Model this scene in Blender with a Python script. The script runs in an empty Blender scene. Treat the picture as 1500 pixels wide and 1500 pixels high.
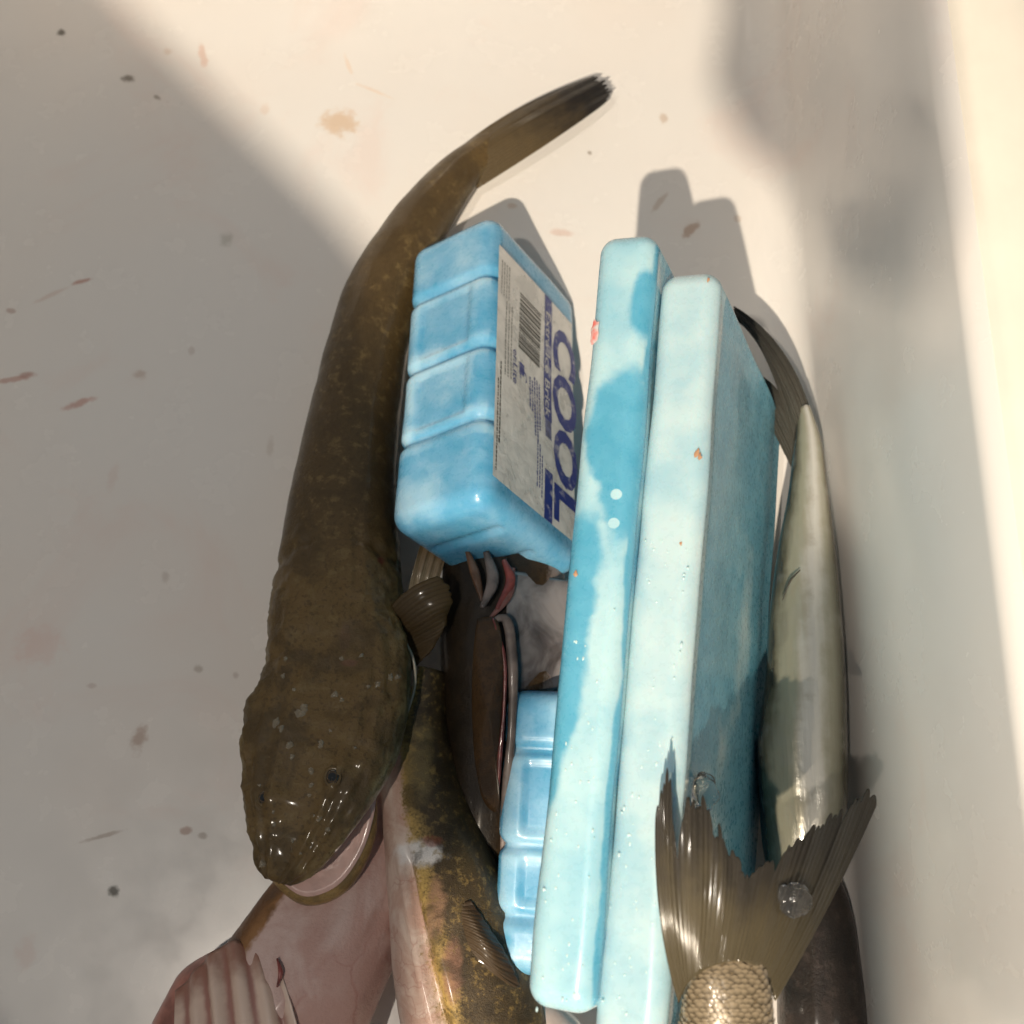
import bpy, bmesh, math, random
import numpy as np
from mathutils import Vector, Matrix, noise as mnoise

random.seed(7)
rng = np.random.default_rng(7)
SC = bpy.context.scene
COL = SC.collection

# ------------------------------------------------------------------ camera
CAM_H, PITCH, FOC = 0.65, math.radians(16), 1600.0      # FOC in px of a 1500 px frame
cam_d = bpy.data.cameras.new('camera')
cam = bpy.data.objects.new('camera', cam_d); COL.objects.link(cam)
cam.location = (0, 0, CAM_H); cam.rotation_euler = (PITCH, 0, 0)
cam_d.sensor_width = 36.0; cam_d.lens = 36.0 * FOC / 1500.0
cam_d.clip_start = 0.01; cam_d.clip_end = 50
cam_d.dof.use_dof = True; cam_d.dof.focus_distance = 0.52; cam_d.dof.aperture_fstop = 9.0
SC.camera = cam

# ------------------------------------------------------------------ world, lamps, exposure
W = bpy.data.worlds.new('World'); SC.world = W; W.use_nodes = True
bg = W.node_tree.nodes['Background']
bg.inputs[0].default_value = (0.78, 0.89, 1.0, 1); bg.inputs[1].default_value = 0.15
def lamp(name, loc, target, power, size, color):
    d = bpy.data.lights.new(name, 'AREA'); d.shape = 'DISK'; d.size = size
    d.energy = power; d.color = color
    o = bpy.data.objects.new(name, d); COL.objects.link(o)
    o.location = loc
    o.rotation_euler = (Vector(target) - Vector(loc)).to_track_quat('-Z', 'Y').to_euler()
    return o
KEY = Vector((-0.31, -0.98, 1.67))
lamp('key_lamp', KEY, (0.03, 0.2, 0.0), 52, 0.026, (1.0, 0.86, 0.68))
lamp('second_lamp', (-0.45, -0.35, 1.75), (0.05, 0.2, 0.0), 8, 0.03, (1.0, 0.9, 0.78))
SC.view_settings.view_transform = 'Standard'; SC.view_settings.look = 'None'
SC.view_settings.exposure = 0.0; SC.view_settings.gamma = 1.0
SC.view_settings.use_curve_mapping = False
SC.render.engine = 'CYCLES'
SC.cycles.use_denoising = True
SC.cycles.max_bounces = 7; SC.cycles.diffuse_bounces = 4; SC.cycles.glossy_bounces = 3; SC.cycles.transmission_bounces = 5
SC.cycles.use_adaptive_sampling = True; SC.cycles.adaptive_threshold = 0.03; SC.cycles.adaptive_min_samples = 16
SC.cycles.caustics_reflective = False; SC.cycles.caustics_refractive = False

# ------------------------------------------------------------------ helpers
FW = Vector((0, math.sin(PITCH), -math.cos(PITCH))); UPV = Vector((0, math.cos(PITCH), math.sin(PITCH)))
def at(px, py, z):
    d = FW * FOC + Vector((1, 0, 0)) * (px - 750) + UPV * (750 - py)
    t = (z - CAM_H) / d.z
    return Vector((0, 0, CAM_H)) + d * t
def mpp(p):                       # metres per photo pixel at a point
    return (Vector(p) - Vector((0, 0, CAM_H))).dot(FW) / FOC

def mesh_obj(name, verts, faces, mat, parent=None, smooth=True, attrs=None):
    me = bpy.data.meshes.new(name)
    me.from_pydata([tuple(v) for v in verts], [], faces)
    me.validate()
    if smooth: me.polygons.foreach_set('use_smooth', [True] * len(me.polygons))
    if attrs:
        for k, a in attrs.items():
            at_ = me.attributes.new(k, 'FLOAT', 'POINT'); at_.data.foreach_set('value', list(map(float, a)))
    me.materials.append(mat); me.update()
    o = bpy.data.objects.new(name, me); COL.objects.link(o)
    if parent: o.parent = parent; o.matrix_parent_inverse = Matrix.Translation(-parent.location)
    return o
def thing(name, label, cat, loc=(0, 0, 0), group=None):
    o = bpy.data.objects.new(name, None); COL.objects.link(o); o.location = loc
    o.empty_display_size = 0.02
    o['label'] = label; o['category'] = cat
    if group: o['group'] = group
    return o
def fix_normals(o):
    bm = bmesh.new(); bm.from_mesh(o.data); bmesh.ops.recalc_face_normals(bm, faces=bm.faces); bm.to_mesh(o.data); bm.free()

def crom(P, n):
    """Catmull-Rom through the rows of P (k x d) resampled at n parameters."""
    P = np.asarray(P, float); k = len(P)
    # chord-length knots on the first three columns
    d = np.linalg.norm(np.diff(P[:, :3], axis=0), axis=1); t = np.concatenate([[0], np.cumsum(np.maximum(d, 1e-6))])
    q = np.linspace(0, t[-1], n); out = np.zeros((n, P.shape[1]))
    m = np.zeros_like(P)
    for i in range(k):
        if i == 0: m[i] = (P[1] - P[0]) / (t[1] - t[0])
        elif i == k - 1: m[i] = (P[-1] - P[-2]) / (t[-1] - t[-2])
        else: m[i] = ((P[i+1] - P[i]) / (t[i+1] - t[i]) + (P[i] - P[i-1]) / (t[i] - t[i-1])) / 2
    for j, x in enumerate(q):
        i = min(max(np.searchsorted(t, x, 'right') - 1, 0), k - 2)
        h = t[i+1] - t[i]; s = (x - t[i]) / h
        out[j] = ((2*s**3 - 3*s**2 + 1) * P[i] + (s**3 - 2*s**2 + s) * h * m[i] + (-2*s**3 + 3*s**2) * P[i+1] + (s**3 - s**2) * h * m[i+1])
    return out

def loft(name, st, mat, parent, nu=110, nv=48, bump=None, cap=True):
    """st rows: px, py, z, half width px, half height m (up), half height m (down), roll deg, squareness"""
    rows = []
    for (px, py, z, hw, hu, hd, roll, sq) in st:
        p = at(px, py, z); rows.append([*p, hw * mpp(p), hu, hd, roll, sq])
    R = crom(rows, nu)
    C = R[:, :3]; T = np.gradient(C, axis=0); T /= np.linalg.norm(T, axis=1)[:, None]
    verts, faces, fu, fv, fc = [], [], [], [], []
    for i in range(nu):
        t = Vector(T[i]); up0 = Vector((0, 0, 1)); s = t.cross(up0).normalized(); u = s.cross(t).normalized()
        q = Matrix.Rotation(math.radians(R[i, 6]), 3, t); s = q @ s; u = q @ u
        a, hu, hd, sq = max(R[i, 3], 2e-4), max(R[i, 4], 2e-4), max(R[i, 5], 2e-4), R[i, 7]
        e = 2.0 / sq
        for j in range(nv):
            ph = 2 * math.pi * j / nv; c, sn = math.cos(ph), math.sin(ph)
            cc = math.copysign(abs(c) ** e, c); ss = math.copysign(abs(sn) ** e, sn)
            p = Vector(C[i]) + s * (a * cc) + u * ((hu if sn > 0 else hd) * ss)
            if bump: p = p + (u * sn + s * c).normalized() * bump(i / (nu - 1), c, sn, p)
            verts.append(p); fu.append(i / (nu - 1)); fv.append(sn); fc.append(c)
    for i in range(nu - 1):
        for j in range(nv):
            k = (j + 1) % nv
            faces.append((i*nv + j, i*nv + k, (i+1)*nv + k, (i+1)*nv + j))
    if cap:
        for i, rev in ((0, False), (nu - 1, True)):
            verts.append(Vector(C[i])); fu.append(i / (nu - 1)); fv.append(0); fc.append(0)
            b = len(verts) - 1
            for j in range(nv):
                k = (j + 1) % nv
                f = (i*nv + k, i*nv + j, b); faces.append(f[::-1] if rev else f)
    o = mesh_obj(name, verts, faces, mat, parent, attrs={'fu': fu, 'fv': fv, 'fc': fc})
    fix_normals(o)
    return o

def fin(name, base, tip, mat, parent, nray=16, ns=None, nt=26, ridge=0.0004, thick=0.0007, ragged=0.0, mid=None, seed=0, bulge=0.0, notches=()):
    """fan between a base polyline and a tip polyline (lists of px, py, z); optional mid polyline bends it"""
    ns = ns or nray * 6
    B = crom([at(*p) for p in base], ns); E_ = crom([at(*p) for p in tip], ns)
    M_ = crom([at(*p) for p in mid], ns) if mid else (B + E_) / 2
    r = np.random.default_rng(seed)
    cut = r.uniform(0, 1, nray + 2) ** 2 * ragged
    top, nrm = np.zeros((ns, nt, 3)), None
    for i in range(ns):
        s = i / (ns - 1); k = s * nray
        c0 = cut[int(k)]
        frac = k - int(k)
        L = 1 - c0 - (0.035 * abs(2*frac - 1) ** 2 if ragged else 0.01 * abs(2*frac-1))
        for (sn_, wn, dn_) in notches: L -= dn_ * max(0, 1 - abs(s - sn_)/wn)
        for j in range(nt):
            t = j / (nt - 1) * L
            # quadratic through B, M, E
            top[i, j] = B[i] * (2*(t-.5)*(t-1)) + M_[i] * (-4*t*(t-1)) + E_[i] * (2*t*(t-.5))
    gu = np.gradient(top, axis=0); gv = np.gradient(top, axis=1)
    n = np.cross(gu, gv); n /= (np.linalg.norm(n, axis=2)[..., None] + 1e-12)
    flip = 1 if n[..., 2].mean() > 0 else -1
    n *= flip
    S = np.linspace(0, 1, ns)[:, None]; Tt = np.linspace(0, 1, nt)[None, :]
    amp = np.interp(S.ravel(), np.linspace(0, 1, nray*2), r.uniform(.25, 1.5, nray*2))[:, None]
    rd = ridge * amp * (np.abs(np.cos(math.pi * nray * S)) ** 2) * (1 - 0.5 * Tt) + bulge * np.sin(math.pi * S) * np.sin(math.pi * Tt)
    rd = rd + 0.0005 * np.sin(S * 23 + 3 * Tt + seed) * Tt
    up = top + n * rd[..., None]; th = thick * (1.25 - Tt * 0.9)
    dn = top + n * (rd - th * np.ones_like(rd) - ridge * 0.2)[..., None]
    verts = [tuple(v) for v in up.reshape(-1, 3)] + [tuple(v) for v in dn.reshape(-1, 3)]
    N = ns * nt; faces = []
    for i in range(ns - 1):
        for j in range(nt - 1):
            a, b, c, d = i*nt + j, (i+1)*nt + j, (i+1)*nt + j + 1, i*nt + j + 1
            faces.append((a, b, c, d)); faces.append((a + N, d + N, c + N, b + N))
    edge = [i*nt for i in range(ns)] + [(ns-1)*nt + j for j in range(1, nt)] + [i*nt + nt - 1 for i in range(ns-2, -1, -1)] + [j for j in range(nt-2, 0, -1)]
    for q in range(len(edge)):
        a, b = edge[q], edge[(q+1) % len(edge)]
        faces.append((b, a, a + N, b + N))
    ft = np.tile(np.broadcast_to(Tt, (ns, nt)).ravel(), 2); fs = np.tile(np.broadcast_to(S, (ns, nt)).ravel(), 2)
    o = mesh_obj(name, verts, faces, mat, parent, attrs={'ft': ft, 'fs': fs})
    fix_normals(o)
    return o

def tube(name, pts, rad, mat, parent, nu=40, nv=10, flat=1.0):
    st = [(px, py, z, 1, 0.001, 0.001, 0, 2) for px, py, z in pts]
    P = crom([[*at(*p[:3]), r] for p, r in zip(pts, rad)], nu)
    T = np.gradient(P[:, :3], axis=0); verts, faces = [], []
    for i in range(nu):
        t = Vector(T[i]).normalized(); s = t.cross(Vector((0, 0, 1))).normalized(); u = s.cross(t)
        r = max(P[i, 3], 1e-4)
        for j in range(nv):
            a = 2*math.pi*j/nv; verts.append(Vector(P[i, :3]) + s*(r*math.cos(a)) + u*(r*flat*math.sin(a)))
    for i in range(nu-1):
        for j in range(nv):
            k = (j+1) % nv; faces.append((i*nv+j, i*nv+k, (i+1)*nv+k, (i+1)*nv+j))
    faces.append(tuple(range(nv-1, -1, -1))); faces.append(tuple((nu-1)*nv + j for j in range(nv)))
    o = mesh_obj(name, verts, faces, mat, parent); fix_normals(o); return o

# ------------------------------------------------------------------ material kit
class NT:
    def __init__(self, name):
        self.m = bpy.data.materials.new(name); self.m.use_nodes = True
        self.t = self.m.node_tree; self.p = self.t.nodes['Principled BSDF']
    def n(self, typ, **kw):
        nd = self.t.nodes.new(typ)
        for k, v in kw.items():
            if k.startswith('i_'):
                key = k[2:]; key = int(key) if key.isdigit() else key.replace('_', ' ')
                self.put(nd.inputs[key], v)
            else: setattr(nd, k, v)
        return nd
    def put(self, sock, v):
        if isinstance(v, bpy.types.NodeSocket): self.t.links.new(v, sock)
        else:
            if hasattr(sock.default_value, '__len__') and isinstance(v, (tuple, list)) and len(v) == 3 and len(sock.default_value) == 4: v = (*v, 1)
            sock.default_value = v
    def set(self, **kw):
        for k, v in kw.items(): self.put(self.p.inputs[k.replace('_', ' ')], v)
    def attr(self, name): return self.n('ShaderNodeAttribute', attribute_name=name).outputs['Fac']
    def obj(self): return self.n('ShaderNodeTexCoord').outputs['Object']
    def noise(self, scale, detail=4, rough=0.55, vec=None, dist=0):
        return self.n('ShaderNodeTexNoise', i_Vector=vec if vec is not None else self.obj(), i_Scale=scale, i_Detail=detail, i_Roughness=rough, i_Distortion=dist).outputs['Fac']
    def math(self, op, a, b=0.0, c=0.0, clamp=False):
        nd = self.n('ShaderNodeMath', operation=op, use_clamp=clamp)
        self.put(nd.inputs[0], a); self.put(nd.inputs[1], b); self.put(nd.inputs[2], c); return nd.outputs[0]
    def rng(self, v, a, b, c=0.0, d=1.0, smooth=True):
        return self.n('ShaderNodeMapRange', interpolation_type='SMOOTHSTEP' if smooth else 'LINEAR', i_0=v, i_1=a, i_2=b, i_3=c, i_4=d).outputs[0]
    def mix(self, f, a, b, blend='MIX'):
        nd = self.n('ShaderNodeMix', data_type='RGBA', blend_type=blend)
        self.put(nd.inputs[0], f); self.put(nd.inputs[6], a); self.put(nd.inputs[7], b); return nd.outputs[2]
    def bump(self, h, strength=0.3, dist=0.001, normal=None):
        nd = self.n('ShaderNodeBump', i_Strength=strength, i_Distance=dist, i_Height=h)
        if normal is not None: self.put(nd.inputs['Normal'], normal)
        return nd.outputs[0]

def simple(name, col, rough=0.4, coat=0.0, var=0.0, scale=60, bump=0.0, sss=0.0):
    k = NT(name)
    c = col
    if var: c = k.mix(k.rng(k.noise(scale), 0.35, 0.65), tuple(x*(1-var) for x in col), tuple(min(1, x*(1+var)) for x in col))
    k.set(Base_Color=c, Roughness=rough, Coat_Weight=coat, Coat_Roughness=0.08)
    if bump: k.set(Normal=k.bump(k.noise(scale*4), bump, 0.001))
    return k.m

# ------------------------------------------------------------------ cooler box
def liner_material():
    k = NT('cooler_plastic')
    pos = k.n('ShaderNodeNewGeometry').outputs['Position']
    base = (0.77, 0.745, 0.715)
    c = k.mix(k.rng(k.noise(5, 3, vec=pos), 0.4, 0.75), base, (0.77, 0.72, 0.675))
    c = k.mix(k.math('MULTIPLY', k.rng(k.noise(7, 5, .65, vec=pos, dist=1.0), .52, .72), .40), c, (.76, .62, .565))
    # dried specks and smears: px, py, half length px, half width px, angle deg, colour, strength
    stains = [(90,47,6,5,20,(.09,.08,.06),.95),(187,115,8,5,0,(.16,.13,.10),.9),(231,143,5,3,30,(.2,.16,.12),.7),
      (332,350,8,10,10,(.30,.29,.24),.45),(167,1306,8,6,40,(.05,.045,.03),.95),(204,1082,9,16,15,(.40,.27,.21),.7),
      (292,980,6,5,0,(.33,.27,.22),.55),(273,1217,7,5,0,(.35,.20,.15),.7),(298,1224,6,4,0,(.30,.24,.2),.6),
      (497,180,24,17,10,(.62,.43,.27),.75),(297,82,5,20,-15,(.62,.36,.26),.55),(120,412,11,3,-18,(.45,.20,.15),.8),
      (75,432,22,3,-28,(.60,.46,.40),.5),(118,590,22,5,-22,(.52,.27,.22),.75),(18,556,30,4,-12,(.5,.26,.21),.7),(38,549,10,4,-10,(.42,.22,.18),.7),
      (205,549,9,6,-10,(.5,.38,.32),.6),(150,1225,24,2.5,-15,(.36,.28,.23),.6),(60,945,30,24,0,(.72,.50,.45),.35),
      (972,174,5,7,0,(.5,.36,.25),.6),(864,224,3,3,0,(.25,.2,.16),.8),(822,341,16,5,5,(.62,.43,.36),.6),(1163,238,12,3.5,25,(.5,.45,.4),.55),
      (1012,336,16,6,-50,(.42,.28,.2),.75),(966,296,16,4,-55,(.48,.38,.31),.6),(1080,320,5,5,0,(.6,.5,.42),.6),
      (510,95,16,3,70,(.74,.55,.40),.5),(548,133,22,2.5,25,(.74,.56,.42),.5),(15,455,6,4,0,(.4,.25,.2),.6),(245,75,6,5,0,(.6,.45,.35),.5),
      (388,160,6,8,0,(.68,.52,.42),.45),(280,515,4,6,0,(.45,.36,.32),.4),(396,655,5,12,0,(.5,.42,.36),.35),(750,302,6,4,0,(.6,.45,.35),.6),
      (165,700,6,18,10,(.66,.5,.45),.3),(242,845,5,8,0,(.42,.36,.32),.45),(135,1005,7,3,0,(.5,.4,.36),.5),(40,1395,14,20,0,(.66,.48,.43),.3),
      (345,990,4,4,0,(.42,.34,.3),.5)]
    wob = k.noise(90, 3, 0.6, vec=pos); wob2 = k.noise(150, 4, 0.6, vec=pos)
    for (px, py, a, b, ang, colr, s) in stains:
        p = at(px, py, 0); m = mpp(p)
        # photo's vertical is stretched on the floor by the tilt; a small correction
        mp = k.n('ShaderNodeMapping', vector_type='TEXTURE', i_Vector=pos, i_Location=(p.x, p.y, 0), i_Rotation=(0, 0, math.radians(-ang)), i_Scale=(a*m*1.5, b*m*1.5, .02)).outputs[0]
        d = k.n('ShaderNodeVectorMath', operation='LENGTH', i_0=mp).outputs['Value']
        d = k.math('ADD', d, k.math('MULTIPLY', k.math('SUBTRACT', wob2, 0.5), 1.6))
        c = k.mix(k.rng(d, 1.05, 0.35, 0, s*0.9), c, colr)
    k.set(Base_Color=c, Roughness=k.rng(k.noise(30, vec=pos), .3, .7, .16, .30), Subsurface_Weight=0.0, IOR=1.5)
    k.set(Normal=k.bump(k.noise(9, 1, vec=pos), 0.35, 0.004))
    return k.m
M_LINER = liner_material()
X0, X1, Y0, Y1, ZR = -0.40, 0.187, -0.30, 0.68, 0.225
def rrect(x0, x1, y0, y1, r, n=14):
    pts = []
    for cx, cy, a0 in ((x1-r, y1-r, 0), (x0+r, y1-r, 90), (x0+r, y0+r, 180), (x1-r, y0+r, 270)):
        for i in range(n+1):
            a = math.radians(a0 + 90*i/n); pts.append((cx + r*math.cos(a), cy + r*math.sin(a)))
    m = n + 1; out = []
    for q in range(4):                       # straight sides cut into short pieces
        out += pts[q*m:(q+1)*m]; a, b = pts[q*m + m-1], pts[((q+1) % 4)*m]
        out += [(a[0] + (b[0]-a[0])*i/32, a[1] + (b[1]-a[1])*i/32) for i in range(1, 32)]
    return out
def ring_mesh(name, loops, mat, parent, close_first=True):
    n = len(loops[0]); verts = [v for l in loops for v in l]; faces = []
    for i in range(len(loops)-1):
        for j in range(n):
            k = (j+1) % n; faces.append((i*n+j, i*n+k, (i+1)*n+k, (i+1)*n+j))
    if close_first: faces.append(tuple(range(n)))
    o = mesh_obj(name, verts, faces, mat, parent); fix_normals(o); return o
cooler = thing('cooler_box', 'white plastic cooler box with stained floor holding the fish and ice packs', 'cooler')
loops = []
def lp(off, z, r=0.07): 
    return [(x, y, z) for x, y in rrect(X0-off, X1+off, Y0-off, Y1+off, r+off)]
FR = 0.028
loops.append(lp(-0.06, 0.0, 0.07))
for i in range(0, 13):
    a = math.pi/2*i/12
    loops.append(lp(-FR + FR*math.sin(a), FR*(1-math.cos(a))))
for z in (0.06, 0.1, 0.15, 0.19): loops.append(lp((z-FR)*0.03, z))
RR = 0.010; o0 = (0.19-FR)*0.03
for i in range(0, 11):
    a = math.pi/2*i/10
    loops.append(lp(o0 + 0.003 + RR*(1-math.cos(a)), ZR - RR + RR*math.sin(a)))
liner = ring_mesh('liner', loops, M_LINER, cooler)
M_RIM = simple('rim_plastic', (0.86, 0.80, 0.70), 0.35, var=0.03, scale=20)
oo = o0 + 0.003 + RR
rim = ring_mesh('rim', [lp(oo-.003, ZR-0.002), lp(oo+0.001, ZR+0.0025), lp(oo+0.006, ZR+0.006), lp(oo+0.05, ZR+0.006), lp(oo+0.056, ZR), lp(oo+0.056, ZR-0.03)], M_RIM, cooler, False)
shell = ring_mesh('outer_shell', [lp(oo+0.054, ZR-0.028), lp(oo+0.05, 0.0), lp(oo+0.045, -0.03)], simple('shell_plastic', (0.75, 0.7, 0.62), 0.4), cooler, False)

# added unseen casters that shade the left, far right and right of the box
def overhead(name, poly, zc, thick=0.012):
    pts = []
    for x, y in poly:
        s = Vector((x, y, 0)); pts.append(KEY + (s - KEY) * ((KEY.z - zc) / KEY.z))
    n = len(pts)
    v = [(p.x, p.y, p.z) for p in pts] + [(p.x, p.y, p.z + thick) for p in pts]
    f = [tuple(range(n)), tuple(range(2*n-1, n-1, -1))] + [(i, (i+1) % n, (i+1) % n + n, i + n) for i in range(n)]
    o = mesh_obj(name, v, f, simple(name + '_paint', (0.5, 0.47, 0.43), 0.6), None, smooth=False); fix_normals(o)
    o['kind'] = 'structure'; o['label'] = 'added unseen shadow caster above the cooler box'
    return o
overhead('shade_caster_left', [(-.52,.80),(-.122,.372),(-.090,.330),(-.062,.25),(-.048,.205),(.016,.190),(.026,.12),(.012,.04),(-.034,.012),(-.036,-.5),(-.8,-.5),(-.8,.8)], 0.95)
overhead('shade_caster_far_right', [(.150,.85),(.150,.56),(.138,.50),(.155,.455),(.185,.42),(.208,.375),(.228,.372),(.25,.39),(.264,.43),(.275,.85)], 0.95)
overhead('shade_caster_right', [(.182,.19),(.170,.16),(.166,.10),(.166,-.45),(.204,-.45),(.206,.10),(.202,.18)], 0.95)

# ------------------------------------------------------------------ ice packs
def pack_material(name, pale, blue, deep, frosty=0.5, edge=.10, low=2.2, rings=()):
    k = NT(name)
    fr = k.attr('frost')
    nz = k.noise(70, 4, 0.6, dist=0.4); nf = k.noise(320, 3)
    f = k.math('ADD', fr, k.math('MULTIPLY', k.math('SUBTRACT', nz, 0.5), frosty))
    f = k.math('ADD', f, k.math('MULTIPLY', k.math('SUBTRACT', k.noise(32, 3, 0.5, dist=.3), 0.5), frosty*low))
    for (cp, cr_) in rings:
        d = k.n('ShaderNodeVectorMath', operation='DISTANCE', i_0=k.n('ShaderNodeNewGeometry').outputs['Position'], i_1=tuple(cp)).outputs['Value']
        f = k.math('MAXIMUM', f, k.rng(d, cr_*1.15, cr_*.8, -1, .5))
    mask = k.rng(f, -edge, edge)
    soft = k.rng(f, -0.9, 0.9)
    b = k.mix(k.rng(nz, 0.3, 0.75), deep, blue)
    b = k.mix(soft, b, blue)
    p = k.mix(k.rng(k.noise(28, 3), 0.3, 0.7), pale, tuple(x*0.5 + y*0.5 for x, y in zip(pale, blue)))
    p = k.mix(k.math('MULTIPLY', k.rng(k.noise(45, 2), .55, .75), .6), p, pale)
    c = k.mix(mask, b, p)
    k.set(Base_Color=c, Roughness=k.rng(nf, 0.3, 0.7, 0.22, 0.4), Subsurface_Weight=0.3, Subsurface_Radius=(0.004, 0.008, 0.010), Subsurface_Scale=1.0,
          Coat_Weight=0.35, Coat_Roughness=0.12, IOR=1.5)
    h = k.math('ADD', k.math('MULTIPLY', nz, 0.6), k.math('MULTIPLY', nf, 0.08))
    k.set(Normal=k.bump(h, 0.22, 0.0012))
    return k.m

def rounded_box(dims, r, cell, shape=None):
    """dims (lu, lv, lw) centred on the origin; returns verts, faces"""
    def axis(L):
        n = max(3, int(math.ceil(L / cell))); m = list(np.linspace(-L/2 + r, L/2 - r, n))
        e = [r*math.tan(math.radians(a)) for a in (0, 12, 24, 35)]
        e = [min(1, x / math.tan(math.radians(45))) for x in e]
        lo = [-L/2] + [-L/2 + r - x for x in e[:0:-1]]
        hi = [L/2 - r + x for x in e[1:]] + [L/2]
        return np.array(lo + m + hi)
    ax = [axis(d) for d in dims]; idx = {}; verts, faces = [], []
    half = [d/2 - r for d in dims]
    def vid(p):
        key = tuple(round(x, 6) for x in p)
        if key in idx: return idx[key]
        q = Vector(p); c = Vector([max(-half[i], min(half[i], q[i])) for i in range(3)]); d = q - c
        if d.length > 1e-9: q = c + d.normalized() * r
        idx[key] = len(verts); verts.append(q); return idx[key]
    for a in range(3):
        b, c = (a+1) % 3, (a+2) % 3
        for sgn in (-1, 1):
            for i in range(len(ax[b])-1):
                for j in range(len(ax[c])-1):
                    quad = []
                    for (ii, jj) in ((i, j), (i+1, j), (i+1, j+1), (i, j+1)):
                        p = [0, 0, 0]; p[a] = sgn*dims[a]/2; p[b] = ax[b][ii]; p[c] = ax[c][jj]; quad.append(vid(p))
                    faces.append(tuple(quad if sgn > 0 else quad[::-1]))
    return verts, faces

def frame(p0, p1, lean, twist=0.0):
    """u along p0->p1 (towards the viewer), w down the broad face, t across the thickness"""
    u = (p1 - p0).normalized()
    t0 = Vector((math.cos(lean), 0, math.sin(lean))); t = (t0 - u * t0.dot(u)).normalized()
    w = t.cross(u) if t.cross(u).z < 0 else u.cross(t)
    return u, t.normalized(), w.normalized()

def sd_ell(s, c, s0, c0, rs, rc): return 1 - math.hypot((s-s0)/rs, (c-c0)/rc)   # >0 inside
def frost_slab_blotchy(s, c, d):
    """+ pale / - blue. s 0..1 along the top, c 0..1 across, d 0 on the top face .. 1 at the foot"""
    if d > 0.05: return -0.5 if d > 0.12 else 0.1
    blue = max(sd_ell(s, c, .115, 1.0, .06, .42), 1.2*sd_ell(s, c, .30, .72, .10, .52), sd_ell(s, c, .34, .78, .10, .45))
    big = min((s-.385)*9, (.55 - c) * 1.8 if s < .62 else (.55 - c - (s-.62)*3.6) * 2.2, (.86 - s)*9)
    edge = (c - .93) * 9  # right-edge strip: shade of the gap between packs, painted in as blue
    bl = max(blue, big, min(edge, 1))
    v = -bl*1.6
    return max(-1, min(1, v))
def frost_slab_pale(s, c, d):
    if d > 0.05:
        return -0.62 + 0.95*max(0, sd_ell(s, d, .42, .62, .22, .22)) + 0.7*max(0, sd_ell(s, d, .62, .42, .09, .2)) if d > .10 else .2
    return 0.55 + 0.25*math.sin(s*9)

def slab(name, label, far, near, lean, frost, mat, L=None, Wd=0.175, T=0.0285):
    p0, p1 = at(*far), at(*near); u, t, w = frame(p0, p1, lean)
    L = (p1 - p0).length
    v, f = rounded_box((L, T, Wd), 0.0085, 0.0019)
    mid = (p0 + p1)/2 + w * (Wd/2)
    root = thing(name, label, 'ice pack', loc=tuple(mid + w*(Wd/2)), group='flat ice packs stood on edge')
    fr, out = [], []
    for q in v:
        s = q.x/L + .5; c = q.y/T + .5; d = max(0.0, (q.z + Wd/2) / Wd)
        if abs(d) < 0.03: dd = 0.0
        else: dd = d
        if dd == 0 and (c < 0.0 or c > 1.0): dd = 0.0
        fr.append(frost(min(1, max(0, s)), min(1, max(0, c)), dd))
        sag = 0.0012*mnoise.noise(Vector((q.x*18, q.y*18, q.z*18)))
        # blow-moulded panels: the broad faces are very slightly sunken
        if abs(q.y) > T/2 - 1e-5:
            e = min(1, min(L/2-abs(q.x), Wd/2-abs(q.z))/0.02); sag -= 0.0016*max(0, e)
        out.append(mid + u*q.x + t*(q.y + (sag if q.y > 0 else -sag)) + w*q.z)
    body = mesh_obj('body', out, f, mat, root, attrs={'frost': fr}); fix_normals(body)
    return root, (mid, u, t, w, L, Wd, T)

M_SLAB_A = pack_material('ice_pack_blotchy', (0.50, 0.72, 0.77), (0.14, 0.45, 0.62), (0.09, 0.38, 0.55), 0.26, .30, 11.0, [(at(904, 726, .197), .0034), (at(900, 768, .197), .0032), (at(868, 985, .196), .0012)])
M_SLAB_B = pack_material('ice_pack_frosted', (0.55, 0.71, 0.74), (0.18, 0.46, 0.60), (0.10, 0.34, 0.48), 0.5, .3)
slab_a, FA = slab('ice_pack', 'flat ice pack on edge with blue patches showing through pale frost, beside the labelled block', (919, 338, .200), (814, 1484, .192), math.radians(21), frost_slab_blotchy, M_SLAB_A, Wd=.186)
slab_b, FB = slab('ice_pack', 'flat ice pack on edge, nearly all pale frost, right of the blotchy one', (1010, 393, .198), (912, 1575, .192), math.radians(22), frost_slab_pale, M_SLAB_B, Wd=.186)

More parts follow.
